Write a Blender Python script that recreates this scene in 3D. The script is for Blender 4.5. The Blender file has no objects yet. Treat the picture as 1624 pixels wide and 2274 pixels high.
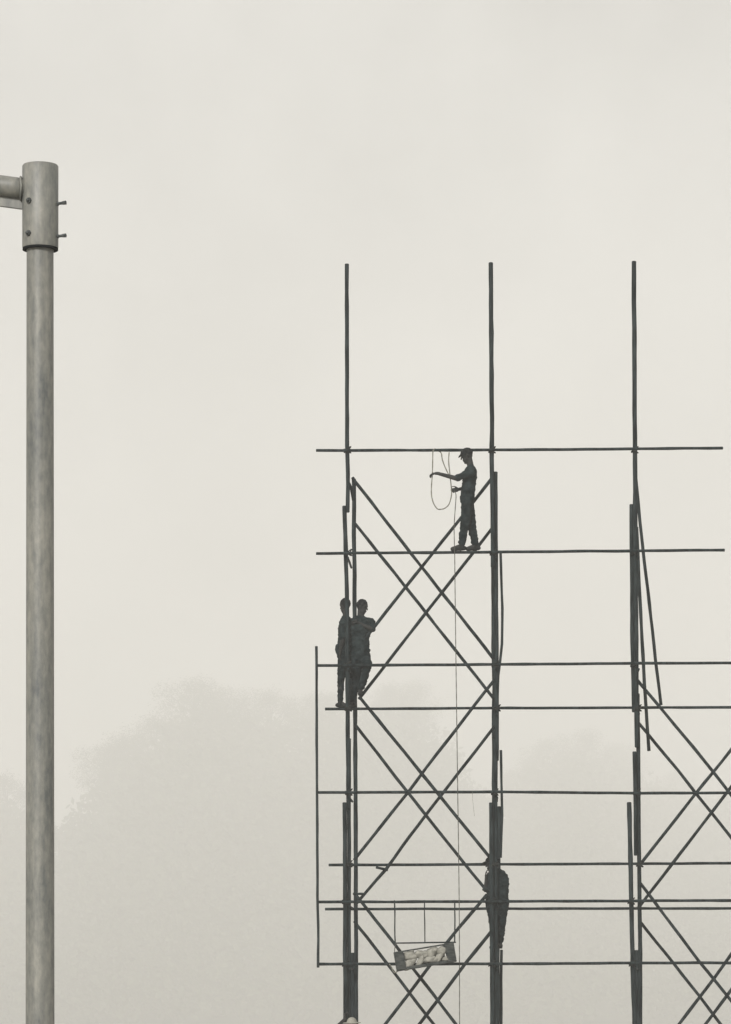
import bpy, bmesh, math, random
import numpy as np
from mathutils import Vector, Matrix, noise, Quaternion

scene = bpy.context.scene
COL = scene.collection
V = Vector

# ------------------------------------------------------------------ camera, sky, sun, exposure
EYE = 1.6          # camera height, m
DS = 60.0          # distance to the scaffold, m
PPM = 135.0        # units of the measuring grid (1624 x 2274) per metre at the scaffold
HY = 2300.0        # row of the horizon on that grid (just under the frame)

cam_data = bpy.data.cameras.new('camera')
cam = bpy.data.objects.new('camera', cam_data)
COL.objects.link(cam)
cam.location = (0, 0, EYE)
cam.rotation_euler = (math.radians(90), 0, 0)
cam_data.sensor_fit = 'VERTICAL'
cam_data.sensor_height = 36.0
cam_data.lens = 36.0 * DS / (2274.0 / PPM)
cam_data.shift_y = (HY - 1137.0) / 2274.0
cam_data.clip_start = 0.5
cam_data.clip_end = 8000
scene.camera = cam

SUN_DIR = V((0.26, 0.82, -0.46)).normalized()      # direction the light travels
world = bpy.data.worlds.new('World')
scene.world = world
world.use_nodes = True
nt = world.node_tree
for n in list(nt.nodes):
    nt.nodes.remove(n)
out = nt.nodes.new('ShaderNodeOutputWorld')
bg = nt.nodes.new('ShaderNodeBackground')
sky = nt.nodes.new('ShaderNodeTexSky')
sky.sky_type = 'NISHITA'
sky.sun_disc = False
sky.sun_elevation = math.asin(-SUN_DIR.z)
sky.sun_rotation = math.atan2(-SUN_DIR.x, -SUN_DIR.y)
sky.dust_density = 4.0
mixs = nt.nodes.new('ShaderNodeMix')
mixs.data_type = 'RGBA'
mixs.inputs[0].default_value = 0.97                # closed overcast deck over the clear sky
nt.links.new(sky.outputs[0], mixs.inputs[6])
mixs.inputs[7].default_value = (2.72, 2.66, 2.51, 1)
wtc = nt.nodes.new('ShaderNodeTexCoord')
wno = nt.nodes.new('ShaderNodeTexNoise')
wno.inputs['Scale'].default_value = 13.0
wno.inputs['Detail'].default_value = 5.0
wno.inputs['Roughness'].default_value = .55
wmr = nt.nodes.new('ShaderNodeMapRange')
wmr.inputs['From Min'].default_value = .3
wmr.inputs['From Max'].default_value = .7
wmr.inputs['To Min'].default_value = .86
wmr.inputs['To Max'].default_value = 1.12
wmu = nt.nodes.new('ShaderNodeVectorMath'); wmu.operation = 'SCALE'
nt.links.new(wtc.outputs['Generated'], wno.inputs['Vector'])
nt.links.new(wno.outputs['Fac'], wmr.inputs['Value'])
nt.links.new(mixs.outputs[2], wmu.inputs[0])
nt.links.new(wmr.outputs[0], wmu.inputs['Scale'])
nt.links.new(wmu.outputs[0], bg.inputs[0])
bg.inputs[1].default_value = 0.1
nt.links.new(bg.outputs[0], out.inputs[0])

sun_data = bpy.data.lights.new('sun', 'SUN')
sun_data.energy = 1.5
sun_data.angle = math.radians(12)
sun_data.color = (1.0, 0.97, 0.92)
sun = bpy.data.objects.new('sun', sun_data)
COL.objects.link(sun)
sun.rotation_euler = SUN_DIR.to_track_quat('-Z', 'Y').to_euler()
sun.location = (-40, -60, 60)

scene.view_settings.view_transform = 'Standard'
scene.view_settings.look = 'None'
scene.view_settings.exposure = 1.34
scene.view_settings.gamma = 1.0
scene.cycles.use_denoising = True
scene.cycles.volume_bounces = 4
scene.cycles.max_bounces = 8
scene.cycles.volume_max_steps = 64

# ------------------------------------------------------------------ helpers
def W(px, py, Y=DS):
    k = Y / DS / PPM
    return V(((px - 812.0) * k, Y, EYE + (HY - py) * k))

def tag(o, label=None, cat=None, group=None, kind=None):
    if label: o['label'] = label
    if cat: o['category'] = cat
    if group: o['group'] = group
    if kind: o['kind'] = kind
    return o

def empty(name, loc):
    o = bpy.data.objects.new(name, None)
    o.location = loc
    COL.objects.link(o)
    return o

def link_mesh(name, me, mat=None, parent=None):
    o = bpy.data.objects.new(name, me)
    COL.objects.link(o)
    if mat is not None and not me.materials:
        me.materials.append(mat)
    if parent is not None:
        o.parent = parent
        l = V((0, 0, 0))
        p = parent
        while p is not None:
            l += p.location
            p = p.parent
        o.location = -l if o.location.length == 0 else o.location
    return o

def from_bm(name, bm, mat, parent=None, smooth=True):
    me = bpy.data.meshes.new(name)
    bm.to_mesh(me)
    bm.free()
    if smooth:
        for p in me.polygons:
            p.use_smooth = True
    return link_mesh(name, me, mat, parent)

def frame_for(d):
    d = d.normalized()
    a = V((0, 0, 1)) if abs(d.z) < 0.9 else V((1, 0, 0))
    u = d.cross(a).normalized()
    return u, d.cross(u).normalized()

def add_tube(bm, pts, rads, sides=8, caps=True):
    rings = []
    n = len(pts)
    u = None
    for i, p in enumerate(pts):
        d = (pts[min(i + 1, n - 1)] - pts[max(i - 1, 0)]).normalized()
        if u is None:
            u, v = frame_for(d)
        else:
            u = (u - d * u.dot(d)).normalized()
            v = d.cross(u).normalized()
        r = rads[i]
        rings.append([bm.verts.new(p + (u * math.cos(a) + v * math.sin(a)) * r)
                      for a in [2 * math.pi * k / sides for k in range(sides)]])
    for i in range(n - 1):
        for k in range(sides):
            bm.faces.new((rings[i][k], rings[i][(k + 1) % sides], rings[i + 1][(k + 1) % sides], rings[i + 1][k]))
    if caps:
        bm.faces.new(list(reversed(rings[0])))
        bm.faces.new(rings[-1])

def add_capsule(bm, a, b, ra, rb, sides=12):
    """closed tapered capsule from a to b"""
    d = (b - a)
    if d.length < 1e-5:
        d = V((0, 0, 1e-4)); b = a + d
    dn = d.normalized()
    pts, rads = [], []
    for t in (85, 60, 30):
        t = math.radians(t)
        pts.append(a - dn * ra * math.sin(t)); rads.append(max(ra * math.cos(t), 0.0004))
    for f in (0, .33, .67, 1):
        pts.append(a.lerp(b, f)); rads.append(ra + (rb - ra) * f)
    for t in (30, 60, 85):
        t = math.radians(t)
        pts.append(b + dn * rb * math.sin(t)); rads.append(max(rb * math.cos(t), 0.0004))
    add_tube(bm, pts, rads, sides)

def add_ellipsoid(bm, c, axes, radii, seg=14, rings=9):
    """axes: three unit vectors, radii along them"""
    ax, ay, az = axes
    top = bm.verts.new(c + az * radii[2]); bot = bm.verts.new(c - az * radii[2])
    rr = []
    for i in range(1, rings):
        t = math.pi * i / rings
        rr.append([bm.verts.new(c + ax * radii[0] * math.sin(t) * math.cos(2 * math.pi * k / seg)
                                + ay * radii[1] * math.sin(t) * math.sin(2 * math.pi * k / seg)
                                + az * radii[2] * math.cos(t)) for k in range(seg)])
    for k in range(seg):
        bm.faces.new((top, rr[0][k], rr[0][(k + 1) % seg]))
        bm.faces.new((bot, rr[-1][(k + 1) % seg], rr[-1][k]))
    for i in range(len(rr) - 1):
        for k in range(seg):
            bm.faces.new((rr[i][k], rr[i + 1][k], rr[i + 1][(k + 1) % seg], rr[i][(k + 1) % seg]))

def add_box(bm, c, axes, half):
    vs = []
    for sx in (-1, 1):
        for sy in (-1, 1):
            for sz in (-1, 1):
                vs.append(bm.verts.new(c + axes[0] * half[0] * sx + axes[1] * half[1] * sy + axes[2] * half[2] * sz))
    for f in ((0, 1, 3, 2), (4, 6, 7, 5), (0, 4, 5, 1), (2, 3, 7, 6), (0, 2, 6, 4), (1, 5, 7, 3)):
        bm.faces.new([vs[i] for i in f])

XYZ = (V((1, 0, 0)), V((0, 1, 0)), V((0, 0, 1)))

# ------------------------------------------------------------------ materials
def mat_noise(name, c1, c2, scale=8.0, rough=0.8, metallic=0.0, stretch=(1, 1, 1), bump=0.0, detail=6.0, lo=.35, hi=.65, spec=0.3):
    m = bpy.data.materials.new(name)
    m.use_nodes = True
    t = m.node_tree
    b = t.nodes['Principled BSDF']
    tc = t.nodes.new('ShaderNodeTexCoord')
    mp = t.nodes.new('ShaderNodeMapping')
    mp.inputs['Scale'].default_value = stretch
    nz = t.nodes.new('ShaderNodeTexNoise')
    nz.inputs['Scale'].default_value = scale
    nz.inputs['Detail'].default_value = detail
    rp = t.nodes.new('ShaderNodeValToRGB')
    rp.color_ramp.elements[0].position = lo
    rp.color_ramp.elements[1].position = hi
    rp.color_ramp.elements[0].color = (*c1, 1)
    rp.color_ramp.elements[1].color = (*c2, 1)
    t.links.new(tc.outputs['Object'], mp.inputs['Vector'])
    t.links.new(mp.outputs[0], nz.inputs['Vector'])
    t.links.new(nz.outputs['Fac'], rp.inputs[0])
    t.links.new(rp.outputs[0], b.inputs['Base Color'])
    b.inputs['Roughness'].default_value = rough
    b.inputs['Metallic'].default_value = metallic
    b.inputs['Specular IOR Level'].default_value = spec
    if bump:
        bp = t.nodes.new('ShaderNodeBump')
        bp.inputs['Strength'].default_value = bump
        bp.inputs['Distance'].default_value = 0.01
        t.links.new(nz.outputs['Fac'], bp.inputs['Height'])
        t.links.new(bp.outputs[0], b.inputs['Normal'])
    return m

M_POLE = mat_noise('dark_weathered_pole', (.001, .004, .005), (.022, .031, .033), 3.0, .7, stretch=(6, 6, 1.2), bump=.3, spec=.1)
M_LASH = mat_noise('dark_twine', (.010, .012, .012), (.03, .032, .03), 40, .95, spec=.05)
M_ROPE = mat_noise('pale_rope', (.10, .10, .085), (.20, .195, .165), 30, .95, spec=.05)
M_LINE = mat_noise('grey_line', (.05, .052, .047), (.10, .10, .088), 30, .95, spec=.05)
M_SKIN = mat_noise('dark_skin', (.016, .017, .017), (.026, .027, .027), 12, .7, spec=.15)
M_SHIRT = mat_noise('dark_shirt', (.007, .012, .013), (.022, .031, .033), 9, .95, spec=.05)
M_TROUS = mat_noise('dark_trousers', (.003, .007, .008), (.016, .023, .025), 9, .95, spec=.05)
M_CAP = mat_noise('dark_cap', (.007, .008, .009), (.015, .017, .018), 20, .95, spec=.05)
M_SHOE = mat_noise('dark_shoe', (.006, .008, .008), (.014, .016, .016), 20, .8, spec=.1)
M_PALEHAT = mat_noise('pale_straw', (.20, .195, .17), (.30, .295, .26), 30, .9, stretch=(1, 1, 6), spec=.05)
M_BOARD = mat_noise('dark_board', (.016, .020, .021), (.06, .065, .062), 5, .9, stretch=(2, 2, 8), bump=.4, spec=.1)
M_SACK = mat_noise('pale_sack', (.17, .168, .15), (.29, .285, .255), 14, .95, bump=.5, spec=.05)
M_BOLT = mat_noise('dark_bolt', (.03, .036, .038), (.10, .108, .108), 40, .6, .4)
M_GROUND = mat_noise('pale_bounce_ground', (.30, .285, .25), (.42, .40, .355), .15, .95, bump=.2, spec=.1)  # unseen ground, its paleness raised to bounce light up into the haze
M_HILL = mat_noise('hill_undergrowth', (.03, .04, .025), (.07, .085, .05), .03, .95, spec=.05)
M_BARK = mat_noise('bark', (.03, .028, .024), (.08, .075, .065), 2, .95, stretch=(3, 3, .6), spec=.05)

def leaf_material():
    m = bpy.data.materials.new('leaves')
    m.use_nodes = True
    t = m.node_tree
    b = t.nodes['Principled BSDF']
    g = t.nodes.new('ShaderNodeNewGeometry')
    rp = t.nodes.new('ShaderNodeValToRGB')
    rp.color_ramp.elements[0].color = (.035, .05, .025, 1)
    rp.color_ramp.elements[1].color = (.085, .105, .06, 1)
    t.links.new(g.outputs['Random Per Island'], rp.inputs[0])
    t.links.new(rp.outputs[0], b.inputs['Base Color'])
    b.inputs['Roughness'].default_value = .9
    b.inputs['Specular IOR Level'].default_value = .1
    return m
M_LEAF = leaf_material()

def galvanised():
    m = bpy.data.materials.new('weathered_galvanised_steel')
    m.use_nodes = True
    t = m.node_tree
    b = t.nodes['Principled BSDF']
    tc = t.nodes.new('ShaderNodeTexCoord')
    def nz(scale, stretch, detail):
        mp = t.nodes.new('ShaderNodeMapping')
        mp.inputs['Scale'].default_value = stretch
        n = t.nodes.new('ShaderNodeTexNoise')
        n.inputs['Scale'].default_value = scale
        n.inputs['Detail'].default_value = detail
        n.inputs['Roughness'].default_value = .65
        t.links.new(tc.outputs['Object'], mp.inputs['Vector'])
        t.links.new(mp.outputs[0], n.inputs['Vector'])
        return n
    a = nz(11, (1, 1, .10), 7)         # long vertical streaks
    c = nz(30, (1, 1, .45), 6)         # zinc bloom
    mx = t.nodes.new('ShaderNodeMath'); mx.operation = 'MULTIPLY_ADD'
    mx.inputs[1].default_value = .42
    t.links.new(c.outputs['Fac'], mx.inputs[0])
    sc = t.nodes.new('ShaderNodeMath'); sc.operation = 'MULTIPLY'; sc.inputs[1].default_value = .58
    t.links.new(a.outputs['Fac'], sc.inputs[0])
    t.links.new(sc.outputs[0], mx.inputs[2])
    rp = t.nodes.new('ShaderNodeValToRGB')
    rp.color_ramp.elements[0].position = .32
    rp.color_ramp.elements[1].position = .68
    rp.color_ramp.elements[0].color = (.052, .060, .062, 1)
    rp.color_ramp.elements[1].color = (.235, .230, .202, 1)
    t.links.new(mx.outputs[0], rp.inputs[0])
    t.links.new(rp.outputs[0], b.inputs['Base Color'])
    b.inputs['Roughness'].default_value = .50
    b.inputs['Metallic'].default_value = .0
    b.inputs['Specular IOR Level'].default_value = .55
    bp = t.nodes.new('ShaderNodeBump')
    bp.inputs['Strength'].default_value = .25
    bp.inputs['Distance'].default_value = .004
    t.links.new(mx.outputs[0], bp.inputs['Height'])
    t.links.new(bp.outputs[0], b.inputs['Normal'])
    return m
M_GALV = galvanised()

# ------------------------------------------------------------------ the ground and the far wooded hill
bm = bmesh.new()
bmesh.ops.create_grid(bm, x_segments=40, y_segments=40, size=1)
for v in bm.verts:
    v.co = V((v.co.x * 5000, 900 + v.co.y * 5000, 0))
ground = from_bm('ground', bm, M_GROUND)
tag(ground, 'unseen ground under the scaffold and the lamp post, pale to bounce light', 'ground', kind='structure')

# crest of the wood (grid column, grid row, distance): the outline of the crowns
CREST = [(-700, 1830, 1050), (-300, 1790, 1050), (-60, 1735, 1030), (10, 1722, 1000), (60, 1752, 1000), (110, 1778, 1000),
         (150, 1780, 980), (185, 1735, 970), (215, 1672, 960), (260, 1638, 960), (320, 1606, 960), (365, 1565, 960),
         (400, 1522, 960), (440, 1508, 960), (490, 1522, 970), (540, 1546, 980), (600, 1536, 990), (660, 1550, 1000),
         (720, 1535, 1010), (790, 1548, 1030), (850, 1525, 1060), (900, 1512, 1080), (945, 1535, 1100), (985, 1590, 1130),
         (1020, 1680, 1180), (1060, 1714, 1150), (1110, 1722, 1160), (1150, 1705, 1160), (1190, 1660, 1160), (1240, 1632, 1160),
         (1300, 1624, 1160), (1360, 1640, 1300), (1410, 1670, 1230), (1470, 1705, 1350), (1560, 1730, 1380), (1700, 1740, 1400),
         (2000, 1730, 1400), (2500, 1760, 1400)]
DK = 2.3                           # the wood stands this much farther back
CREST = [(a, b, c * DK) for a, b, c in CREST]
HB = 690.0 * DK                    # foot of the hill
def crest(px):
    for (a, b) in zip(CREST, CREST[1:]):
        if a[0] <= px <= b[0]:
            f = (px - a[0]) / (b[0] - a[0])
            f = f * f * (3 - 2 * f)
            return a[1] + (b[1] - a[1]) * f, a[2] + (b[2] - a[2]) * f
    e = CREST[0] if px < CREST[0][0] else CREST[-1]
    return e[1], e[2]
def hill_height(x, y):
    """ground height of the hill at world x, y"""
    px = 812 + x / max(y, 1) * DS * PPM
    row, dist = crest(px)
    top = EYE + (HY - row) * dist / DS / PPM - 34.0            # trees stand on it
    f = (y - HB) / max(dist - HB, 1)
    if f <= 0: return -0.5
    if f < 1: s = f * f * (3 - 2 * f) * .4 + f * .6
    else: s = max(0.0, 1 - ((f - 1) * 1.2) ** 2)
    return top * s - 0.5
bm = bmesh.new()
NX, NY = 110, 44
rows = []
for j in range(NY):
    y = HB - 20 + 1730 * j / (NY - 1)
    r = []
    for i in range(NX):
        px = -900 + 3500 * i / (NX - 1)
        x = (px - 812) * y / DS / PPM
        r.append(bm.verts.new((x, y, hill_height(x, y))))
    rows.append(r)
for j in range(NY - 1):
    for i in range(NX - 1):
        bm.faces.new((rows[j][i], rows[j][i + 1], rows[j + 1][i + 1], rows[j + 1][i]))
hill = from_bm('hill', bm, M_HILL)
tag(hill, 'wooded hillside fading into pale haze behind the scaffold', 'hill', kind='structure')

def leaf_faces(name, centres, sizes, seed):
    """one small rhombic leaf face per centre, each turned its own way"""
    g = np.random.default_rng(seed)
    n = len(centres)
    u = g.normal(size=(n, 3)); u /= np.linalg.norm(u, axis=1)[:, None]
    w = g.normal(size=(n, 3)); v = np.cross(u, w); v /= np.linalg.norm(v, axis=1)[:, None]
    s = sizes[:, None]
    co = np.stack((centres - u * s, centres - v * s * .6, centres + u * s, centres + v * s * .6), axis=1).reshape(-1, 3)
    me = bpy.data.meshes.new(name)
    me.vertices.add(4 * n); me.loops.add(4 * n); me.polygons.add(n)
    me.vertices.foreach_set('co', co.astype(np.float32).ravel())
    me.loops.foreach_set('vertex_index', np.arange(4 * n, dtype=np.int32))
    me.polygons.foreach_set('loop_start', np.arange(0, 4 * n, 4, dtype=np.int32))
    me.update(calc_edges=True)
    return me
def ball(g, n, p):
    d = g.normal(size=(n, 3)); d /= np.linalg.norm(d, axis=1)[:, None]
    return d * (g.random(n) ** p)[:, None]

# the wood on the slope, one mass
rng = random.Random(5)
g = np.random.default_rng(5)
cs, ss = [], []
for i in range(3000):
    px = rng.uniform(-500, 2300)
    row, dist = crest(px)
    y = rng.uniform(HB + 30, dist - 4)
    x = (px - 812) * y / DS / PPM
    h = hill_height(x, y)
    R = rng.uniform(10, 18)
    H = rng.uniform(16, 28) * (.8 if dist - y < 40 else 1)
    cs.append(np.array((x, y, h + H * .55)) + ball(g, 46, .4) * (R, R, H * .5))
    ss.append(g.uniform(1.3, 3.0, 46))
me = leaf_faces('wood', np.concatenate(cs), np.concatenate(ss), 6)
wood = link_mesh('wood', me, M_LEAF)
tag(wood, 'hazy mass of tree crowns covering the far slope', 'wood', kind='stuff')

def tree_meshes(seed, lobes):
    """unit tree 1 m high: trunk with limbs, crown of leaf faces"""
    rng = random.Random(seed)
    bm = bmesh.new()
    add_tube(bm, [V((0, 0, 0)), V((.01, .005, .2)), V((-.01, 0, .45)), V((.015, .01, .75))], [.028, .022, .017, .006], 8)
    blobs = []
    for i in range(lobes):
        a = i * 2.4 + rng.random()
        z = .36 + .50 * (i + .5) / lobes
        rad = .27 * math.sin(math.pi * min(1, (z - .2) / .78)) ** .6 * rng.uniform(.7, 1.15)
        c = V((math.cos(a) * rad, math.sin(a) * rad, z))
        blobs.append((c, rng.uniform(.12, .19)))
        b = V((0, 0, max(.25, z - .22)))
        add_tube(bm, [b, b.lerp(c, .5) + V((0, 0, -.015)), c], [.010, .007, .003], 6)
    blobs.append((V((0, 0, .86)), .13))
    tr = bpy.data.meshes.new('trunk'); bm.to_mesh(tr); bm.free(); tr.materials.append(M_BARK)
    g = np.random.default_rng(seed)
    cs = []
    for c, r in blobs:
        d = ball(g, 700, .45) * (r, r, r * .85)
        d[g.random(700) < .28] *= 1.25
        d[g.random(700) < .10] *= 1.35
        cs.append(np.array(c) + d)
    cs = np.concatenate(cs)
    cr = leaf_faces('crown', cs, g.uniform(.005, .012, len(cs)), seed)
    cr.materials.append(M_LEAF)
    return tr, cr
PROTO = [tree_meshes(11, 13), tree_meshes(23, 11), tree_meshes(37, 15)]
# grid column, grid row of the top, distance shift, height, label
TREES = [
    (15, 1716, -14, 26, 'hazy tree crown at the left edge, left of the lamp post'),
    (228, 1648, -12, 24, 'hazy tree on the lower left shoulder, nearest right of the lamp post'),
    (282, 1626, -16, 25, 'hazy rounded tree, second right of the lamp post on the rising slope'),
    (345, 1588, -10, 26, 'hazy tree on the slope just left of the highest crown'),
    (428, 1500, -12, 30, 'tallest hazy tree crown between lamp post and scaffold'),
    (500, 1520, -6, 27, 'hazy tree touching the right side of the tallest crown'),
    (602, 1530, -8, 27, 'hazy broad tree midway between the tallest crown and the scaffold side pole'),
    (690, 1537, -8, 26, 'hazy tree right behind the side pole at the scaffold end'),
    (742, 1532, -2, 25, 'hazy tree behind the two workers at the scaffold corner'),
    (868, 1517, -10, 26, 'hazy tree behind the left bay, left of the two in its middle'),
    (915, 1508, -4, 27, 'hazy tree behind the left bay, right of the two in its middle'),
    (1140, 1705, -8, 24, 'faint low tree just right of the middle scaffold post'),
    (1215, 1640, -10, 27, 'faint tree left of the round crown seen through the open right bay'),
    (1295, 1615, -14, 32, 'faint broad round crown in the middle of the open right bay'),
    (1375, 1645, -8, 27, 'faint tree just left of the right scaffold post'),
    (1500, 1712, -8, 24, 'very faint low tree behind the crossed braces at the right edge'),
]
for i, (px, py, dy, hgt, lab) in enumerate(TREES):
    row, dist = crest(px)
    y = dist + dy
    p = W(px, py, y)
    r = random.Random(100 + i)
    hgt *= 1.9
    base = V((p.x, y, p.z - hgt * .98))
    t = empty('tree', base)
    tag(t, lab, 'tree', 'trees fading into the haze')
    tr, cr = PROTO[i % 3]
    sc = hgt
    for nm, me in (('trunk', tr), ('crown', cr)):
        o = bpy.data.objects.new(nm, me)
        COL.objects.link(o)
        o.parent = t
        o.scale = (sc * r.uniform(1.0, 1.2), sc * r.uniform(1.0, 1.2), sc)
        o.rotation_euler = (0, 0, r.uniform(0, 6.28) if nm == 'crown' else 0)
    t.children[0].rotation_euler = t.children[1].rotation_euler
    t.children[0].scale = t.children[1].scale

# ------------------------------------------------------------------ the scaffold
rng = random.Random(3)
scaffold = empty('scaffold', V((0, 60.6, 0)))
tag(scaffold, 'dark pole scaffold with crossed braces and bare upright tops', 'scaffold')

def pole(name, pts, width, wob=1.0, parent=scaffold):
    """pts: world points; width in grid units at the scaffold"""
    r = width / PPM / 2
    L = sum((b - a).length for a, b in zip(pts, pts[1:]))
    path, rads = [], []
    ph = rng.uniform(0, 100)
    for a, b in zip(pts, pts[1:]):
        n = max(3, int((b - a).length / .22))
        for i in range(n + (1 if b is pts[-1] else 0)):
            p = a.lerp(b, i / n)
            s = len(path) * .37 + ph
            off = V((noise.noise(V((s, 0, 1))), noise.noise(V((s, 5, 2))), noise.noise(V((s, 9, 3)))))
            path.append(p + off * .010 * wob)
            rads.append(r * (1 + .20 * noise.noise(V((s * 1.7, 3, 7)))))
    bm = bmesh.new()
    add_tube(bm, path, rads, 10)
    bmesh.ops.bevel(bm, geom=[e for e in bm.edges if len(e.link_faces) == 2 and any(len(f.verts) > 4 for f in e.link_faces)],
                    offset=r * .25, segments=1, affect='EDGES')
    return from_bm(name, bm, M_POLE, parent)

def gz(px, Y):                       # point on the ground under a grid column
    return V(((px - 812) * Y / DS / PPM, Y, 0.0))

F, Rr = 60.0, 61.3                   # front and rear plane of uprights
UPR = [  # list of points (px, py) or ('g', px) for the ground, depth, width
    # corner post
    ([(770.5, 586), (771, 900), (773, 1138)], F, 9.5),
    ([(765.5, 1124), (771, 1345), (774, 1796)], F + .075, 10),
    ([(786, 1063), (788, 1400), (790, 1800), (791, 2150), ('g', 792)], Rr, 10),
    ([(766, 1781), (767, 2140), ('g', 768)], F + .005, 10),
    ([(775.5, 1640), (775.5, 2274), ('g', 776)], F + .09, 9),
    ([(783.5, 2116), (784, 2274), ('g', 785)], Rr + .09, 12),
    # middle post
    ([(1090.5, 583), (1093, 1050), (1095.5, 1260)], F, 10.5),
    ([(1100.5, 1047), (1103.5, 1500), (1104, 1690)], F + .08, 9.5),
    ([(1096.5, 1215), (1099, 1500), (1099, 1830)], Rr, 13.5),
    ([(1111.5, 1223), (1116, 1350), (1115, 1430), (1107, 1500), (1104, 1580)], Rr + .09, 6.2),
    ([(1112.5, 1666), (1115.5, 1810), (1112, 1905)], F + .16, 6),
    ([(1091, 1782), (1093, 2140), ('g', 1094)], F, 10),
    ([(1100.5, 1640), (1101, 2140), ('g', 1102)], F + .085, 10),
    ([(1108.5, 1790), (1107, 2000), (1105, 2060)], Rr - .09, 9),
    ([(1114, 2109), (1113, 2274), ('g', 1112)], 60.36, 6.5),
    ([(1103, 2098), (1104, 2274), ('g', 1104)], Rr, 14),
    # right post
    ([(1408, 580), (1411, 1120), (1414.5, 1660)], F, 10.5),
    ([(1402.5, 1120), (1404.5, 1400), (1408, 1582)], F + .075, 9.5),
    ([(1412, 1060), (1428, 1218), (1442, 1338), (1456, 1466), (1468.5, 1566)], Rr + .1, 7.5),
    ([(1414, 1170), (1420, 1300), (1426, 1421), (1431.5, 1520), (1441.5, 1668)], Rr, 8),
    ([(1416.5, 1540), (1418.5, 1800), (1422, 2120), ('g', 1423)], F + .09, 9.5),
    ([(1409.5, 1669), (1412, 1900)], F + .0, 8.5),
    ([(1397.5, 1781), (1403.5, 2060), (1409, 2274), ('g', 1410)], F, 10.5),
    ([(1414, 2110), (1416, 2274), ('g', 1416)], Rr, 12),
    # the next post, past the right edge
    ([(1728, 576), (1730, 1400), (1733, 1900), ('g', 1735)], F, 11),
    ([(1720, 1120), (1725, 1900), ('g', 1727)], Rr, 11),
]
for pts, Y, w in UPR:
    pole('upright_pole', [gz(p[1], Y) if p[0] == 'g' else W(p[0], p[1], Y) for p in pts], w)

RAILS = [
    ([(702, 1000.5), (1150, 999), (1606, 995)], F - .066, 6.6),
    ([(702, 1229), (1100, 1226), (1610, 1221.5)], F - .066, 6.6),
    ([(704, 1478), (1100, 1475.5), (1424, 1473), (1790, 1472)], F - .066, 6.6),
    ([(722, 1574.5), (1100, 1572.5), (1424, 1571.5), (1790, 1570)], F + .36, 6.4),
    ([(704, 1760), (1100, 1758.5), (1424, 1761.5), (1790, 1760)], F - .066, 6.6),
    ([(730, 1921), (1100, 1919.5), (1424, 1918), (1790, 1916)], Rr - .07, 6.6),
    ([(704, 2003), (1100, 2002), (1424, 2000.5), (1790, 1999)], F - .066, 6.6),
    ([(722, 2019), (1100, 2018), (1424, 2017.5), (1790, 2017)], Rr - .07, 6.4),
    ([(706, 2141), (1100, 2140.5), (1424, 2138.5), (1790, 2138)], F - .066, 6.8),
    ([(722, 2360), (1424, 2360), (1790, 2360)], F - .066, 6.6),
]
for pts, Y, w in RAILS:
    pole('rail', [W(x, y, Y) for x, y in pts], w, .6)
pole('side_pole', [W(703, 1435, F - .12), W(704.5, 1800, F - .12), W(707, 2149, F - .12)], 6.2)

f1, f2, r1, r2 = F + .15, F + .21, Rr - .13, Rr - .20
BR = [
    ([(783, 1060), (787, 1067), (1097, 1464)], f1, 7.4), ([(787, 1160), (1096, 1550)], r1, 7.4),
    ([(1099, 1054), (1020, 1155), (900, 1305), (792, 1442)], f2, 7.4), ([(1099, 1166), (947, 1360), (797, 1553)], r2, 7.4),
    ([(798, 1547), (940, 1722), (1092, 1909)], f1, 7.6), ([(787, 1607), (936, 1798), (1090, 1990)], r1, 7.4),
    ([(1100, 1508), (1030, 1597), (907, 1758), (787, 1910)], f2, 7.4), ([(1101, 1610), (946, 1810), (857, 1930), (790, 2008)], r2, 7.4),
    ([(790, 1986), (814, 2017.6), (892, 2116), (963, 2209), (1100, 2390)], f1, 7.4), ([(787, 2045), (814, 2080), (909, 2204), (1060, 2400)], r1, 7.4),
    ([(1082, 1986), (992, 2094), (909, 2206), (780, 2372)], f2, 7.8), ([(1098, 2060), (1035, 2139), (932, 2274), (830, 2410)], r2, 8.2),
    # right bay
    ([(1414, 1508), (1583, 1712), (1737, 1912)], f1, 7.2), ([(1414, 1601), (1506, 1711), (1624, 1860), (1730, 1995)], r1, 7.2),
    ([(1732, 1530), (1545, 1763), (1420, 1922)], f2, 7.4), ([(1732, 1607), (1580, 1805), (1419, 2015)], r2, 7.4),
    ([(1419, 1957), (1553, 2134.5), (1737, 2362)], f1, 7.2), ([(1419, 2043), (1554, 2213), (1690, 2390)], r1, 7.2),
    ([(1734, 1967), (1585, 2174), (1414, 2397)], f2, 7.6), ([(1734, 2050), (1584, 2252), (1480, 2390)], r2, 7.8),
]
for pts, Y, w in BR:
    pole('cross_brace', [W(x, y, Y) for x, y in pts], w)
# short pegs
Y4F = 60.33
pole('peg', [W(835, 1926, r2 - .06), W(862, 1932, r2 - .06)], 6.4, .3)
pole('peg', [W(784, 1985, F + .14), W(812, 1985, F + .14)], 5.6, .3)
pole('peg', [W(1087, 2104, Y4F), W(1116, 2104, Y4F)], 6, .3)
pole('peg', [W(771, 1064, F + .15), W(779, 1080, F + .16), W(785, 1112, F + .2)], 6, .3)
# poles that tie front and rear frames together, end on behind the posts
for k, y in enumerate((1002, 1231, 1479, 1578, 1763, 2006, 2144, 2364)):
    for px in (772, 1101, 1417, 1740):
        if (px == 772 and y == 1578): continue
        a = W(px + y * .004 - 4, y + 7, F - .06)
        b = V((a.x + .05, Rr + .10, a.z + .02))
        if y > 1100: pole('tie_pole', [a, b], 5.2, .4)

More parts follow.
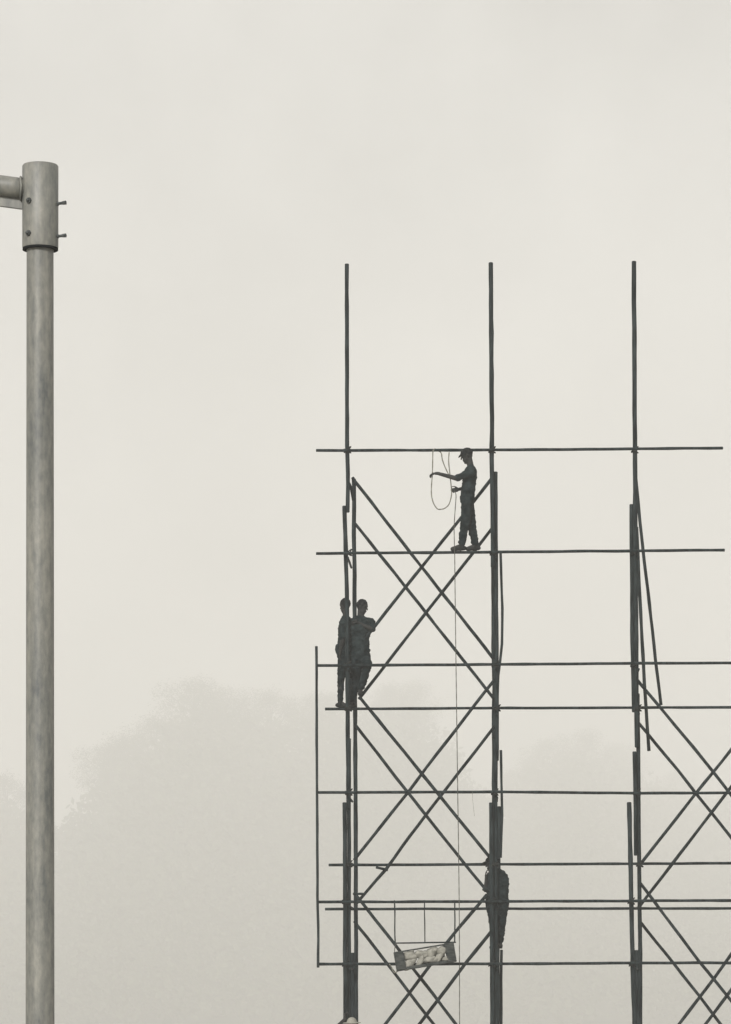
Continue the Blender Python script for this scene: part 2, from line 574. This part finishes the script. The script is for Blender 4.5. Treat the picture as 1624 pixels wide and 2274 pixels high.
# twine lashings where rails cross the posts
def lashing(c, r):
    bm = bmesh.new()
    for s in range(3):
        pts, rr = [], []
        tilt = (s - 1) * .55
        for k in range(11):
            a = 2 * math.pi * k / 10
            p = V((math.cos(a) * r, math.sin(a) * r, (s - 1) * .012 + math.sin(a + s) * .018 + tilt * math.cos(a) * r))
            pts.append(c + p); rr.append(.0095)
        add_tube(bm, pts, rr, 5)
    return from_bm('lashing', bm, M_LASH, scaffold)
LX = {1573: (774, 1104, 1417), 1919: (775, 1101, 1421), 1000: (772, 1093, 1410), 1228: (774, 1096, 1411), 1476: (773, 1100, 1408), 1760: (775, 1099, 1415),
      2002: (768, 1093, 1402), 2141: (768, 1093, 1405)}
for y, xs in LX.items():
    for x in xs:
        lashing(W(x, y, F - .02), .056)

# ------------------------------------------------------------------ people
def voxel(name, bm, vox, mat, parent=None, smooth_it=4, folds=0.0, seed=0, freq=14.0):
    me = bpy.data.meshes.new(name + '_raw')
    bmesh.ops.recalc_face_normals(bm, faces=bm.faces[:])
    bm.to_mesh(me); bm.free()
    o = bpy.data.objects.new('raw', me)
    COL.objects.link(o)
    m = o.modifiers.new('r', 'REMESH'); m.mode = 'VOXEL'; m.voxel_size = vox; m.use_smooth_shade = True
    s = o.modifiers.new('s', 'SMOOTH'); s.iterations = smooth_it; s.factor = .5
    dg = bpy.context.evaluated_depsgraph_get()
    dg.update()
    res = bpy.data.meshes.new_from_object(o.evaluated_get(dg))
    bpy.data.objects.remove(o)
    bpy.data.meshes.remove(me)
    if folds:
        sh = V((seed * 3.1, seed * 1.7, 0))
        base = [(v.co.copy(), v.normal.copy()) for v in res.vertices]
        co = []
        for p, nn in base:
            n = noise.noise(V((p.x * freq, p.y * freq, p.z * freq * 1.6)) + sh) + .5 * noise.noise(p * freq * 2.3 + sh)
            co.extend(p + nn * n * folds)
        res.vertices.foreach_set('co', co)
    for p in res.polygons: p.use_smooth = True
    res.name = name
    res.materials.clear()
    res.materials.append(mat)
    return link_mesh(name, res, mat, parent)

def add_hand(bm, w, d, lat, nrm, curl, spread=.0, side=1):
    """w wrist, d towards the knuckles, lat towards the thumb, nrm palm normal"""
    d = d.normalized(); nrm = nrm.normalized(); lat = d.cross(nrm).normalized() * side
    pc = w + d * .052
    add_ellipsoid(bm, pc, (lat, d, nrm), (.043, .055, .018))
    add_capsule(bm, w - d * .02, w + d * .03, .026, .026)
    lens = [(.042, .026, .02), (.046, .03, .021), (.043, .027, .02), (.034, .02, .017)]
    for k in range(4):
        p = w + d * .092 + lat * (.030 - .021 * k) - (d * .010 if k == 3 else V())
        ang = 0
        for j, L in enumerate(lens[k]):
            ang += curl * (.7 if j == 0 else 1)
            q = p + (d * math.cos(ang) + nrm * math.sin(ang) + lat * spread * (1.5 - k) * .1) * L
            add_capsule(bm, p, q, .0095 - .0008 * j, .009 - .0008 * j, 8)
            p = q
    p = w + d * .03 + lat * .034
    for j, L in enumerate((.038, .032, .026)):
        q = p + (d * .72 + lat * (.62 - .3 * j) + nrm * (.25 + .35 * j * curl)).normalized() * L
        add_capsule(bm, p, q, .0115 - .001 * j, .0105 - .001 * j, 8)
        p = q

def person(label, J, face, cap='cap', curlL=.7, curlR=.7, group=None, seed=0, palmL=None, palmR=None,
           girth=1.0, loose=1.0, bag=None, cap_mat=None, baggy=.45, leg=1.0):
    """J: joints in world space; face: direction the head looks"""
    bm = bmesh.new()
    up = (J['neck'] - J['pelvis']).normalized()
    right = (J['shR'] - J['shL']); right = (right - up * right.dot(up)).normalized()
    fwd = up.cross(right).normalized()
    face = face.normalized()
    hu = J['head'] - J['neck']; hu = (hu - face * hu.dot(face)).normalized()
    hl = face.cross(hu).normalized()
    A = (right, fwd, up)
    H = (hl, face, hu)
    hc = J['head']
    # torso
    chest = J['neck'].lerp(J['pelvis'], .30); belly = J['neck'].lerp(J['pelvis'], .65)
    torso = [(chest, (.165, .108, .19)), (belly, (.140, .098, .17)), (J['pelvis'], (.158, .112, .12))]
    def torso_into(b, inf):
        for c, r in torso:
            add_ellipsoid(b, c, A, tuple(x * girth + inf for x in r))
        add_capsule(b, J['shL'], J['shR'], .068 + inf, .068 + inf)
        add_capsule(b, chest, J['pelvis'], .105 * girth + inf, .11 * girth + inf)
        add_capsule(b, J['neck'] - up * .05, chest, .075 + inf, .11 * girth + inf)
    torso_into(bm, 0)
    # neck, head and face
    add_capsule(bm, J['neck'] - up * .03, hc - hu * .04 - face * .02, .058, .052)
    add_ellipsoid(bm, hc + hu * .02 - face * .008, H, (.074, .094, .100))
    add_ellipsoid(bm, hc - hu * .055 + face * .022, H, (.058, .068, .068))
    add_ellipsoid(bm, hc - hu * .100 + face * .062, H, (.024, .022, .020))              # chin
    add_capsule(bm, hc + face * .088 + hu * .018, hc + face * .108 - hu * .022, .009, .014)   # nose
    add_capsule(bm, hc + face * .084 - hu * .052 - hl * .018, hc + face * .084 - hu * .052 + hl * .018, .010, .010)  # mouth
    for s in (-1, 1):
        add_capsule(bm, hc + face * .080 + hu * .034 + hl * .012 * s, hc + face * .068 + hu * .032 + hl * .046 * s, .010, .009)  # brow
        add_ellipsoid(bm, hc + face * .078 + hu * .010 + hl * .030 * s, H, (.012, .008, .008))      # eye
        add_ellipsoid(bm, hc + hl * .076 * s - face * .008, (face, hl, hu), (.018, .010, .032))     # ear
    # limbs
    for s in 'LR':
        add_capsule(bm, J['sh' + s], J['el' + s], .050, .040)
        add_capsule(bm, J['el' + s], J['wr' + s], .041, .027)
        d = (J['ha' + s] - J['wr' + s])
        n = (palmL if s == 'L' else palmR) or V((0, 0, -1))
        n = (n - d.normalized() * n.dot(d.normalized())).normalized()
        add_hand(bm, J['wr' + s], d, None, n, curlL if s == 'L' else curlR, side=1 if s == 'L' else -1)
        add_capsule(bm, J['hi' + s], J['kn' + s], .082, .056)
        add_capsule(bm, J['kn' + s], J['kn' + s].lerp(J['an' + s], .35), .055, .055)
        add_capsule(bm, J['kn' + s].lerp(J['an' + s], .35), J['an' + s], .055, .036)
        add_capsule(bm, J['an' + s], J['to' + s], .036, .030)
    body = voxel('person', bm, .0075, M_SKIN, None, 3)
    tag(body, label, 'person', group)
    # shirt
    bm = bmesh.new()
    torso_into(bm, .013)
    for s in 'LR':
        add_capsule(bm, J['sh' + s], J['sh' + s].lerp(J['el' + s], .92), .064, .056)
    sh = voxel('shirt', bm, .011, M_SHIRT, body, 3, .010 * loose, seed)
    # trousers
    bm = bmesh.new()
    add_ellipsoid(bm, J['pelvis'] - up * .02, A, (.176 * girth, .130 * girth, .125))
    add_capsule(bm, J['pelvis'] + up * .09 - right * .05, J['pelvis'] + up * .09 + right * .05, .115 * girth, .115 * girth)
    cr = (J['hiL'] + J['hiR']) / 2; kc = (J['knL'] + J['knR']) / 2
    add_capsule(bm, cr, cr.lerp(kc, baggy), .095 * girth, .075)
    for s in 'LR':
        add_capsule(bm, J['hi' + s], J['kn' + s], .100 * girth, .076 * leg)
        add_capsule(bm, J['kn' + s], J['kn' + s].lerp(J['an' + s], .86), .076 * leg, .062 * leg)
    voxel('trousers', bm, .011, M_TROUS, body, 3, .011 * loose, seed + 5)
    # shoes
    for s in 'LR':
        bm = bmesh.new()
        d = (J['to' + s] - J['an' + s]); d.z *= .35; d.normalize()
        an, to = J['an' + s], J['to' + s]
        sl = an + V((0, 0, -.045)) - d * .055
        add_capsule(bm, sl, sl + d * .08, .036, .038)
        add_capsule(bm, an + V((0, 0, .01)), an + V((0, 0, -.04)), .044, .040)
        add_capsule(bm, sl + d * .05, to + V((0, 0, -.014)), .036, .028)
        voxel('shoe', bm, .010, M_SHOE, body, 2)
    # headgear
    bm = bmesh.new()
    cm = cap_mat or M_CAP
    if cap == 'cap':
        add_ellipsoid(bm, hc + hu * .048 - face * .012, H, (.086, .108, .088))
        fd = (face * .90 - hu * .43).normalized()
        pu = hl.cross(fd).normalized()
        add_ellipsoid(bm, hc + hu * .045 + face * .092, (hl, fd, pu), (.072, .058, .016))
        voxel('cap', bm, .008, cm, body, 2)
    elif cap == 'brim':
        add_ellipsoid(bm, hc + hu * .065 - face * .01, H, (.084, .104, .080))
        add_ellipsoid(bm, hc + hu * .050, H, (.160, .175, .014))
        voxel('hat', bm, .009, cm, body, 2)
    else:
        add_ellipsoid(bm, hc + hu * .035 - face * .018, H, (.083, .100, .098))
        voxel('hair', bm, .009, cm, body, 2, .006, seed, 30)
    if bag:
        bm = bmesh.new()
        c, hx = bag
        add_ellipsoid(bm, c, A, (hx, .06, .095))
        add_ellipsoid(bm, c + up * .05, A, (hx * .9, .06, .045))
        voxel('tool_pouch', bm, .012, M_SHIRT, body, 3, .008, seed)
    return body

# worker with the rope, standing on the rail (measured in mm on his own silhouette)
Y1 = 59.934
def c3(u, v, dy=0.0):                # crop [1400..1740, 1500..1940] enlarged 4.776
    return W((1400 + u / 4.776) / 1.548, (1500 + v / 4.776) / 1.548, Y1 + dy)
J = dict(head=c3(982, 322), neck=c3(1052, 500), pelvis=c3(990, 1010),
         shL=c3(1045, 585, -.155), shR=c3(1050, 590, .155),
         elL=c3(810, 690, -.19), wrL=c3(500, 608, -.12), haL=c3(400, 612, -.08),
         elR=c3(985, 850, .19), wrR=c3(850, 868, .05), haR=c3(760, 885, .0),
         hiL=c3(985, 1075, -.08), hiR=c3(1000, 1075, .08),
         knL=c3(945, 1470, -.07), anL=c3(893, 1797, -.045), toL=c3(740, 1845, -.03),
         knR=c3(1060, 1470, .07), anR=c3(1122, 1795, .045), toR=c3(990, 1842, .03))
person('worker in a peaked cap standing on a high rail, reaching out to a rope loop', J, V((-.94, -.05, -.34)), 'cap',
       .85, 1.1, seed=1, palmL=V((0, .3, -1)), palmR=V((0, 1, 0)), girth=.96, baggy=.55, loose=1.1)

# the two workers at the corner post
def c4(u, v, Y):                     # crop [1060..1400, 2000..2500] enlarged 4.547
    return W((1060 + u / 4.547) / 1.548, (2000 + v / 4.547) / 1.548, Y)
Y2 = 60.50
J = dict(head=c4(574, 378, Y2), neck=c4(590, 545, Y2), pelvis=c4(565, 1110, Y2),
         shL=c4(585, 640, Y2 + .16), shR=c4(575, 640, Y2 - .16),
         elL=c4(690, 800, Y2 + .18), wrL=c4(760, 620, Y2 + .1), haL=c4(775, 520, Y2 + .07),
         elR=c4(540, 900, Y2 - .2), wrR=c4(500, 1080, Y2 - .17), haR=c4(490, 1170, Y2 - .16),
         hiL=c4(570, 1170, Y2 + .08), hiR=c4(550, 1170, Y2 - .08),
         knL=c4(650, 1530, Y2 + .06), anL=c4(660, 1890, 60.42), toL=c4(740, 1930, 60.42),
         knR=c4(512, 1530, Y2 - .09), anR=c4(505, 1893, 60.36), toR=c4(585, 1930, 60.34))
person('left of the two workers at the corner post, head tilted away outward', J, V((-.55, .6, -.1)), 'hair', .9, .5,
       seed=2, palmL=V((1, 0, 0)), palmR=V((1, 0, 0)), girth=1.0, baggy=.3, loose=1.4, leg=.8, bag=(c4(475, 1055, Y2 - .06), .045))
Y3 = 60.27
J = dict(head=c4(846, 395, Y3), neck=c4(820, 555, Y3), pelvis=c4(800, 1150, Y3 + .02),
         shL=c4(975, 640, Y3 + .06), shR=c4(690, 640, Y3 - .04),
         elL=c4(1005, 745, Y3 - .10), wrL=c4(800, 650, Y3 - .10), haL=c4(710, 600, Y3 - .10),
         elR=c4(650, 850, Y3 + .02), wrR=c4(690, 700, Y3 - .08), haR=c4(705, 620, Y3 - .09),
         hiL=c4(865, 1210, Y3 + .03), hiR=c4(735, 1210, Y3),
         knL=c4(930, 1290, Y3 - .26), anL=c4(815, 1700, Y3 - .12), toL=c4(800, 1745, Y3 - .22),
         knR=c4(765, 1500, Y3), anR=c4(672, 1893, 60.36), toR=c4(645, 1932, 60.27))
person('right of the two workers at the corner post, arm wrapped round the pole', J, V((.80, -.52, -.28)), 'hair', 1.1, 1.1,
       seed=3, palmL=V((0, .2, -1)), palmR=V((1, 0, 0)), girth=1.12, baggy=.35, loose=1.5)

# the climber behind the middle post
def c5(u, v, Y):                     # crop [1560..1860, 2850..3350] enlarged 4.547
    return W((1560 + u / 4.547) / 1.548, (2850 + v / 4.547) / 1.548, Y)
Y4 = 60.38
J = dict(head=c5(590, 560, Y4), neck=c5(680, 715, Y4), pelvis=c5(682, 1120, Y4),
         shL=c5(560, 780, Y4 - .03), shR=c5(770, 775, Y4 + .04),
         elL=c5(498, 950, Y4 - .09), wrL=c5(510, 800, Y4 - .12), haL=c5(500, 720, Y4 - .13),
         elR=c5(815, 990, Y4 + .06), wrR=c5(640, 1030, Y4 - .12), haR=c5(570, 990, Y4 - .16),
         hiL=c5(610, 1170, Y4 - .02), hiR=c5(755, 1170, Y4 + .02),
         knL=c5(600, 1330, Y4 - .30), anL=c5(640, 1640, Y4 - .10), toL=c5(660, 1690, Y4 - .20),
         knR=c5(752, 1430, Y4 - .12), anR=c5(722, 1780, Y4 - .02), toR=c5(742, 1825, Y4 - .12))
person('worker clinging behind the middle post just above the lowest rail', J, V((-.80, -.45, -.10)), 'brim', .4, 1.0,
       seed=4, palmL=V((1, 0, 0)), palmR=V((1, 0, 0)), girth=1.2, baggy=.8, loose=1.4)

# the worker at the foot of the corner post: only hand and hat reach into the picture
def c6(u, v, Y):                     # crop [1060..1460, 2950..3520] enlarged 3.99
    return W((1060 + u / 3.99) / 1.548, (2950 + v / 3.99) / 1.548, Y)
Y5 = 59.70
hx = c6(600, 2180, Y5)
B = V((hx.x, Y5, hx.z - .145))
J = dict(head=B, neck=B + V((0, -.03, -.16)), pelvis=B + V((.02, -.06, -.68)),
         shL=B + V((-.17, -.02, -.24)), shR=B + V((.17, -.02, -.24)),
         elL=B + V((-.24, .05, -.02)), wrL=c6(500, 2210, 59.90), haL=c6(500, 2120, 59.95),
         elR=B + V((.26, .02, -.42)), wrR=B + V((.14, .14, -.28)), haR=B + V((.10, .18, -.22)),
         hiL=B + V((-.09, -.06, -.74)), hiR=B + V((.1, -.06, -.74)),
         knL=B + V((-.11, .02, -1.15)), knR=B + V((.12, .0, -1.15)),
         anL=V((B.x - .12, Y5 - .06, .085)), toL=V((B.x - .13, Y5 + .08, .035)),
         anR=V((B.x + .13, Y5 - .08, .085)), toR=V((B.x + .14, Y5 + .06, .035)))
person('worker in a pale brimmed hat at the bottom edge, gripping the corner post', J, V((.1, .95, .05)), 'brim', 1.1, 1.0,
       seed=6, palmL=V((1, 0, 0)), palmR=V((-1, .4, 0)), cap_mat=M_PALEHAT)

# ------------------------------------------------------------------ ropes
def rope(name, pts, r, mat, label, cat='rope', seed=0):
    # Catmull-Rom through the points
    P = [pts[0]] + pts + [pts[-1]]
    path = []
    for i in range(1, len(P) - 2):
        a, b, c, d = P[i - 1], P[i], P[i + 1], P[i + 2]
        n = max(3, int((c - b).length / .06))
        for k in range(n):
            t = k / n
            path.append(.5 * ((2 * b) + (c - a) * t + (2 * a - 5 * b + 4 * c - d) * t * t + (3 * b - a - 3 * c + d) * t ** 3))
    path.append(pts[-1])
    bm = bmesh.new()
    add_tube(bm, path, [r * (1 + .15 * math.sin(i * 2.1)) for i in range(len(path))], 6)
    o = from_bm(name, bm, mat)
    tag(o, label, cat)
    return o
k = -.04
rope('rope_loop', [c3(690, 262, -.01), c3(682, 400, k), c3(700, 600, k), c3(722, 800, k - .0), c3(730, 950, k), c3(690, 1110, k),
                   c3(620, 1180, k), c3(545, 1198, k), c3(490, 1185, k), c3(430, 1090, k), c3(400, 960, k), c3(400, 820, k),
                   c3(412, 660, k), c3(418, 500, k), c3(422, 300, k), c3(428, 235, -.035), c3(455, 207, 0), c3(500, 230, .035), c3(560, 275, .03),
                   c3(580, 390, 0), c3(630, 520, -.03), c3(690, 640, k)],
     .010, M_ROPE, 'pale loop of rope hung over the top rail before the worker', seed=1)
rope('hoist_line', [c3(775, 890, -.02), c3(803, 960, -.03), c3(795, 1120, -.06), c3(782, 1300, -.08), c3(772, 1500, -.1), c3(776, 1750, -.1), c3(782, 2000, -.1),
                    W(1012, 1400, 59.82), W(1016, 1700, 59.82), W(1020, 2000, 59.82), W(1021, 2274, 59.82), W(1022, 2500, 59.82)],
     .0072, M_LINE, 'thin line hanging straight down from the hand of the rope worker', 'line')
rope('loose_twine', [W(1049, 1757, 59.90), W(1050, 1775, 59.89), W(1052, 1795, 59.89), W(1054, 1812, 59.89)],
     .0022, M_ROPE, 'short wisp of twine dangling under the rail left of the middle post', 'twine')

# ------------------------------------------------------------------ hanging frame and crate of pale sacks
YF = 59.885
hf = empty('hanging_frame', W(943, 2094, YF))
tag(hf, 'thin dark hanging frame of three rods and a bar above the crate', 'frame')
for x0, x1 in ((876.5, 878), (943, 944), (1010, 1010)):
    pole('hanger_rod', [W(x0, 1999, YF - .005), W(x0 + .5, 2040, YF - .02), W(x1, 2094, YF - .02)], 2.6 if x0 == 943 else 3.2, .6, hf)
pole('cross_bar', [W(876, 2094.5, YF - .045), W(1013, 2092.5, YF - .045)], 3.4, .5, hf)

YC = 59.66
cc = W(944, 2124, YC)
ang = math.atan2(27.0, 130.0) * .8
CA = (V((math.cos(ang), 0, math.sin(ang))), V((0, 1, 0)), V((-math.sin(ang), 0, math.cos(ang))))
u = 1 / PPM
crate = empty('crate', cc - CA[2] * 18 * u)
tag(crate, 'tilted open sided dark crate resting on the lowest rail, packed with pale sacks', 'crate')
def crate_part(name, c, half, bev=.004):
    bm = bmesh.new()
    add_box(bm, cc + CA[0] * c[0] * u + CA[1] * c[1] + CA[2] * c[2] * u, CA, (half[0] * u, half[1], half[2] * u))
    bmesh.ops.recalc_face_normals(bm, faces=bm.faces[:])
    bmesh.ops.bevel(bm, geom=bm.edges[:], offset=bev, segments=1, affect='EDGES')
    return from_bm(name, bm, M_BOARD, crate, False)
D2 = .19
crate_part('floor_board', (0, 0, -20.5), (67, D2, 2.2))
crate_part('end_board', (-65, 0, 1), (2, D2 - .01, 19))
crate_part('end_board', (65, 0, 1), (2, D2 - .01, 19))
crate_part('corner_board', (-55, -D2 - .008, 0), (9.5, .012, 20))
crate_part('corner_board', (56.5, -D2 - .008, 0), (9.5, .012, 20))
crate_part('corner_board', (-55, D2 + .008, 0), (9.5, .012, 20))
crate_part('corner_board', (56.5, D2 + .008, 0), (9.5, .012, 20))
crate_part('top_rail', (0, -D2 + .012, 19), (62.5, .008, 1.2))
crate_part('top_rail', (0, D2 - .012, 19), (62.5, .008, 1.2))
crate_part('bottom_rail', (0, -D2 - .010, -19.5), (44, .012, 3.0))
SACKS = [(-37, -.10, -10, 15, 9, 'pale sack at the lower left corner of the crate'),
         (-33, -.09, 7, 14, 9, 'pale sack at the upper left of the crate'),
         (-13, -.11, -11, 12, 8, 'pale sack on the crate floor, second from the left'),
         (-8, -.09, 6, 14, 9, 'pale sack in the upper row, second from the left'),
         (9, -.11, -10, 13, 8.5, 'pale sack on the crate floor, in the middle'),
         (17, -.08, 7, 13, 9, 'pale sack in the upper row, third from the left'),
         (29, -.11, -9, 11, 8, 'pale sack on the crate floor, second from the right'),
         (37, -.09, 6, 10, 9, 'pale sack at the upper right of the crate'),
         (43, -.12, -13, 8, 5.5, 'small pale sack at the lower right corner of the crate')]
for i, (a, dy, c, rx, rz, lab) in enumerate(SACKS):
    bm = bmesh.new()
    bmesh.ops.create_icosphere(bm, subdivisions=3, radius=1)
    r0 = random.Random(i)
    t = r0.uniform(-.2, 1.7); rx *= r0.uniform(.9, 1.25); rz *= r0.uniform(.85, 1.2)
    ctr = cc + CA[0] * a * u + CA[1] * dy + CA[2] * c * u
    for v in bm.verts:
        p = v.co.copy()
        p = V((math.copysign(abs(p.x) ** .8, p.x), math.copysign(abs(p.y) ** .8, p.y), math.copysign(abs(p.z) ** .8, p.z)))
        f = 1 + .42 * noise.noise(p * 1.1 + V((i * 7, 0, 0))) + .16 * noise.noise(p * 3 + V((i * 7, 0, 0))) + .05 * noise.noise(p * 8)
        x, z = p.x * rx * u * f, p.z * rz * u * f
        x, z = x * math.cos(t * .5) - z * math.sin(t * .5), x * math.sin(t * .5) + z * math.cos(t * .5)
        v.co = ctr + CA[0] * x + CA[1] * p.y * .085 * f + CA[2] * z
    o = from_bm('sack', bm, M_SACK)
    tag(o, lab, 'sack', 'pale sacks packed in the crate')
rope('crate_sling', [W(879, 2094, YF - .06), W(877, 2106, 59.75), W(876, 2118, 59.70)], .006, M_LINE, 'short sling from the hanging frame to the left end of the crate', 'sling')
rope('crate_tie', [W(865, 2141, 59.90), W(870, 2148, 59.84), W(873, 2156, 59.8), W(878, 2160, 59.76), W(884, 2156, 59.74)], .010, M_ROPE,
     'knotted tie between the lowest rail and the lower left crate corner', 'tie')

# ------------------------------------------------------------------ the lamp post
YL = 23.4
KL = YL / DS / PPM
lx = W(89.3, 1000, YL).x
lamp = empty('lamp_post', V((lx, YL, 0)))
tag(lamp, 'tall weathered grey steel lamp post with bolted sleeve and side arm', 'lamp post')
def zL(py): return EYE + (HY - py) * KL
def lathe(name, prof, c, parent, mat=M_GALV, sides=40, dz=0.0):
    bm = bmesh.new()
    rings = []
    for r, z in prof:
        rings.append([bm.verts.new((c.x + r * math.cos(2 * math.pi * k / sides), c.y + r * math.sin(2 * math.pi * k / sides), z)) for k in range(sides)])
    for a, b in zip(rings, rings[1:]):
        for k in range(sides):
            bm.faces.new((a[k], a[(k + 1) % sides], b[(k + 1) % sides], b[k]))
    bm.faces.new(list(reversed(rings[0]))); bm.faces.new(rings[-1])
    o = from_bm(name, bm, mat, parent)
    m = o.modifiers.new('e', 'EDGE_SPLIT'); m.split_angle = math.radians(40)
    return o
cL = V((lx, YL, 0))
rs, rk = 31.0 * KL, 40.2 * KL
lathe('shaft', [(rs * 1.05, .02), (rs * 1.03, 2.0), (rs * 1.0, 4.5), (rs * .965, zL(553) + .1)], cL, lamp)
cS = cL + V((.6 * KL, 0, 0))
zt, zb = zL(367), zL(551)
sleeve = lathe('sleeve', [(rk * .80, zb), (rk * .985, zb), (rk, zb + .01), (rk, zt - .008), (rk - .006, zt), (rk - .02, zt), (rk - .02, zt - .05)], cS, lamp)
lathe('dark_band', [(rs + .002, zb - .013), (rk * .985, zb - .013), (rk * .985, zb - .001), (rs + .002, zb - .001)], cS, lamp, M_CAP)  # thin near-black ring below the sleeve's lower edge
bm = bmesh.new()
add_box(bm, cL + V((0, 0, .012)), XYZ, (.2, .2, .012))
bmesh.ops.recalc_face_normals(bm, faces=bm.faces[:])
from_bm('base_plate', bm, M_GALV, lamp, False)
def bolt_front(px, py):
    # bolt head on the curved front of the sleeve, axis along the surface normal
    x = (px - 812) * KL
    dx = x - cS.x
    n = V((dx, -math.sqrt(max(rk * rk - dx * dx, 0)), 0)).normalized()
    p = cS + n * rk; p.z = zL(py)
    bm = bmesh.new()
    add_tube(bm, [p - n * .02, p + n * .012], [.0185, .0185], 6)
    add_capsule(bm, p + n * .008, p + n * .02, .011, .010, 8)
    from_bm('bolt', bm, M_BOLT, sleeve, False)
bolt_front(68.5, 453); bolt_front(67.5, 525)
def bolt_side(py, tilt):
    n = V((1, -.25, tilt)).normalized()
    p = V((cS.x, cS.y, zL(py))) + V((1, -.25, 0)).normalized() * (rk - .012)
    bm = bmesh.new()
    add_tube(bm, [p, p + n * .018], [.015, .015], 6)
    add_tube(bm, [p + n * .010, p + n * .048], [.0095, .0095], 8)
    add_tube(bm, [p + n * .044, p + n * .070], [.0115, .0135], 6)
    from_bm('bolt', bm, M_BOLT, sleeve, False)
bolt_side(455, .08); bolt_side(527, .05)
# arm: tube rising slightly outwards, with a second lighter tube under it
def arm_pts(py_in, py_out, x_in=62, x_out=-560, dy=0):
    return [W(x_in, py_in, YL + dy), W((x_in + x_out) / 2, (py_in + py_out) / 2, YL + dy), W(x_out, py_out, YL + dy)]
def tube_part(name, pts, r, parent, sides=32, mat=M_GALV):
    bm = bmesh.new()
    P = []
    for a, b in zip(pts, pts[1:]):
        for i in range(8): P.append(a.lerp(b, i / 8))
    P.append(pts[-1])
    add_tube(bm, P, [r] * len(P), sides)
    return from_bm(name, bm, mat, parent)
arm = tube_part('arm', arm_pts(420, 336), 22.5 * KL, lamp)
bm = bmesh.new()
p0, p1 = W(56, 449, YL + .02), W(-220, 412, YL + .02)
dA = (p1 - p0).normalized()
nA = V((0, 1, 0)).cross(dA).normalized()
add_box(bm, (p0 + p1) / 2, (dA, V((0, 1, 0)), nA), ((p1 - p0).length / 2, .012, 17 * KL))
bmesh.ops.recalc_face_normals(bm, faces=bm.faces[:])
bmesh.ops.bevel(bm, geom=bm.edges[:], offset=.003, segments=1, affect='EDGES')
from_bm('gusset_plate', bm, M_GALV, lamp, False)
bm = bmesh.new()
pts, rr = [], []
for q in range(21):
    a = 2 * math.pi * q / 20
    pts.append(W(51.5, 418.5, YL) + V((.0, math.cos(a) * 25 * KL, math.sin(a) * 25 * KL)) + V((-.004 - .010 * abs(math.sin(a)), 0, 0)))
    rr.append(.007)
add_tube(bm, pts, rr, 8)
from_bm('weld', bm, M_GALV, arm)
# luminaire at the far end of the arm, outside the picture
e = W(-560, 300, YL)
bm = bmesh.new()
add_ellipsoid(bm, e + V((-.25, 0, .03)), XYZ, (.38, .15, .085), 20, 12)
head = from_bm('lamp_head', bm, M_GALV, lamp)
bm = bmesh.new()
add_ellipsoid(bm, e + V((-.30, 0, -.03)), XYZ, (.24, .11, .05), 20, 12)
from_bm('lens', bm, M_PALEHAT, head)

# ------------------------------------------------------------------ the haze
bm = bmesh.new()
add_box(bm, V((0, 1650, 134)), XYZ, (2900, 1700, 135.2))
bmesh.ops.recalc_face_normals(bm, faces=bm.faces[:])
hm = bpy.data.materials.new('haze_air')
hm.use_nodes = True
t = hm.node_tree
for n in list(t.nodes):
    if n.type != 'OUTPUT_MATERIAL': t.nodes.remove(n)
pv = t.nodes.new('ShaderNodeVolumePrincipled')
pv.inputs['Color'].default_value = (.955, .955, .945, 1)
pv.inputs['Density'].default_value = .00092
pv.inputs['Anisotropy'].default_value = 0.0
t.links.new(pv.outputs[0], [n for n in t.nodes if n.type == 'OUTPUT_MATERIAL'][0].inputs['Volume'])
haze = from_bm('haze', bm, hm, None, False)
tag(haze, 'pale even haze filling the air', 'haze', kind='stuff')
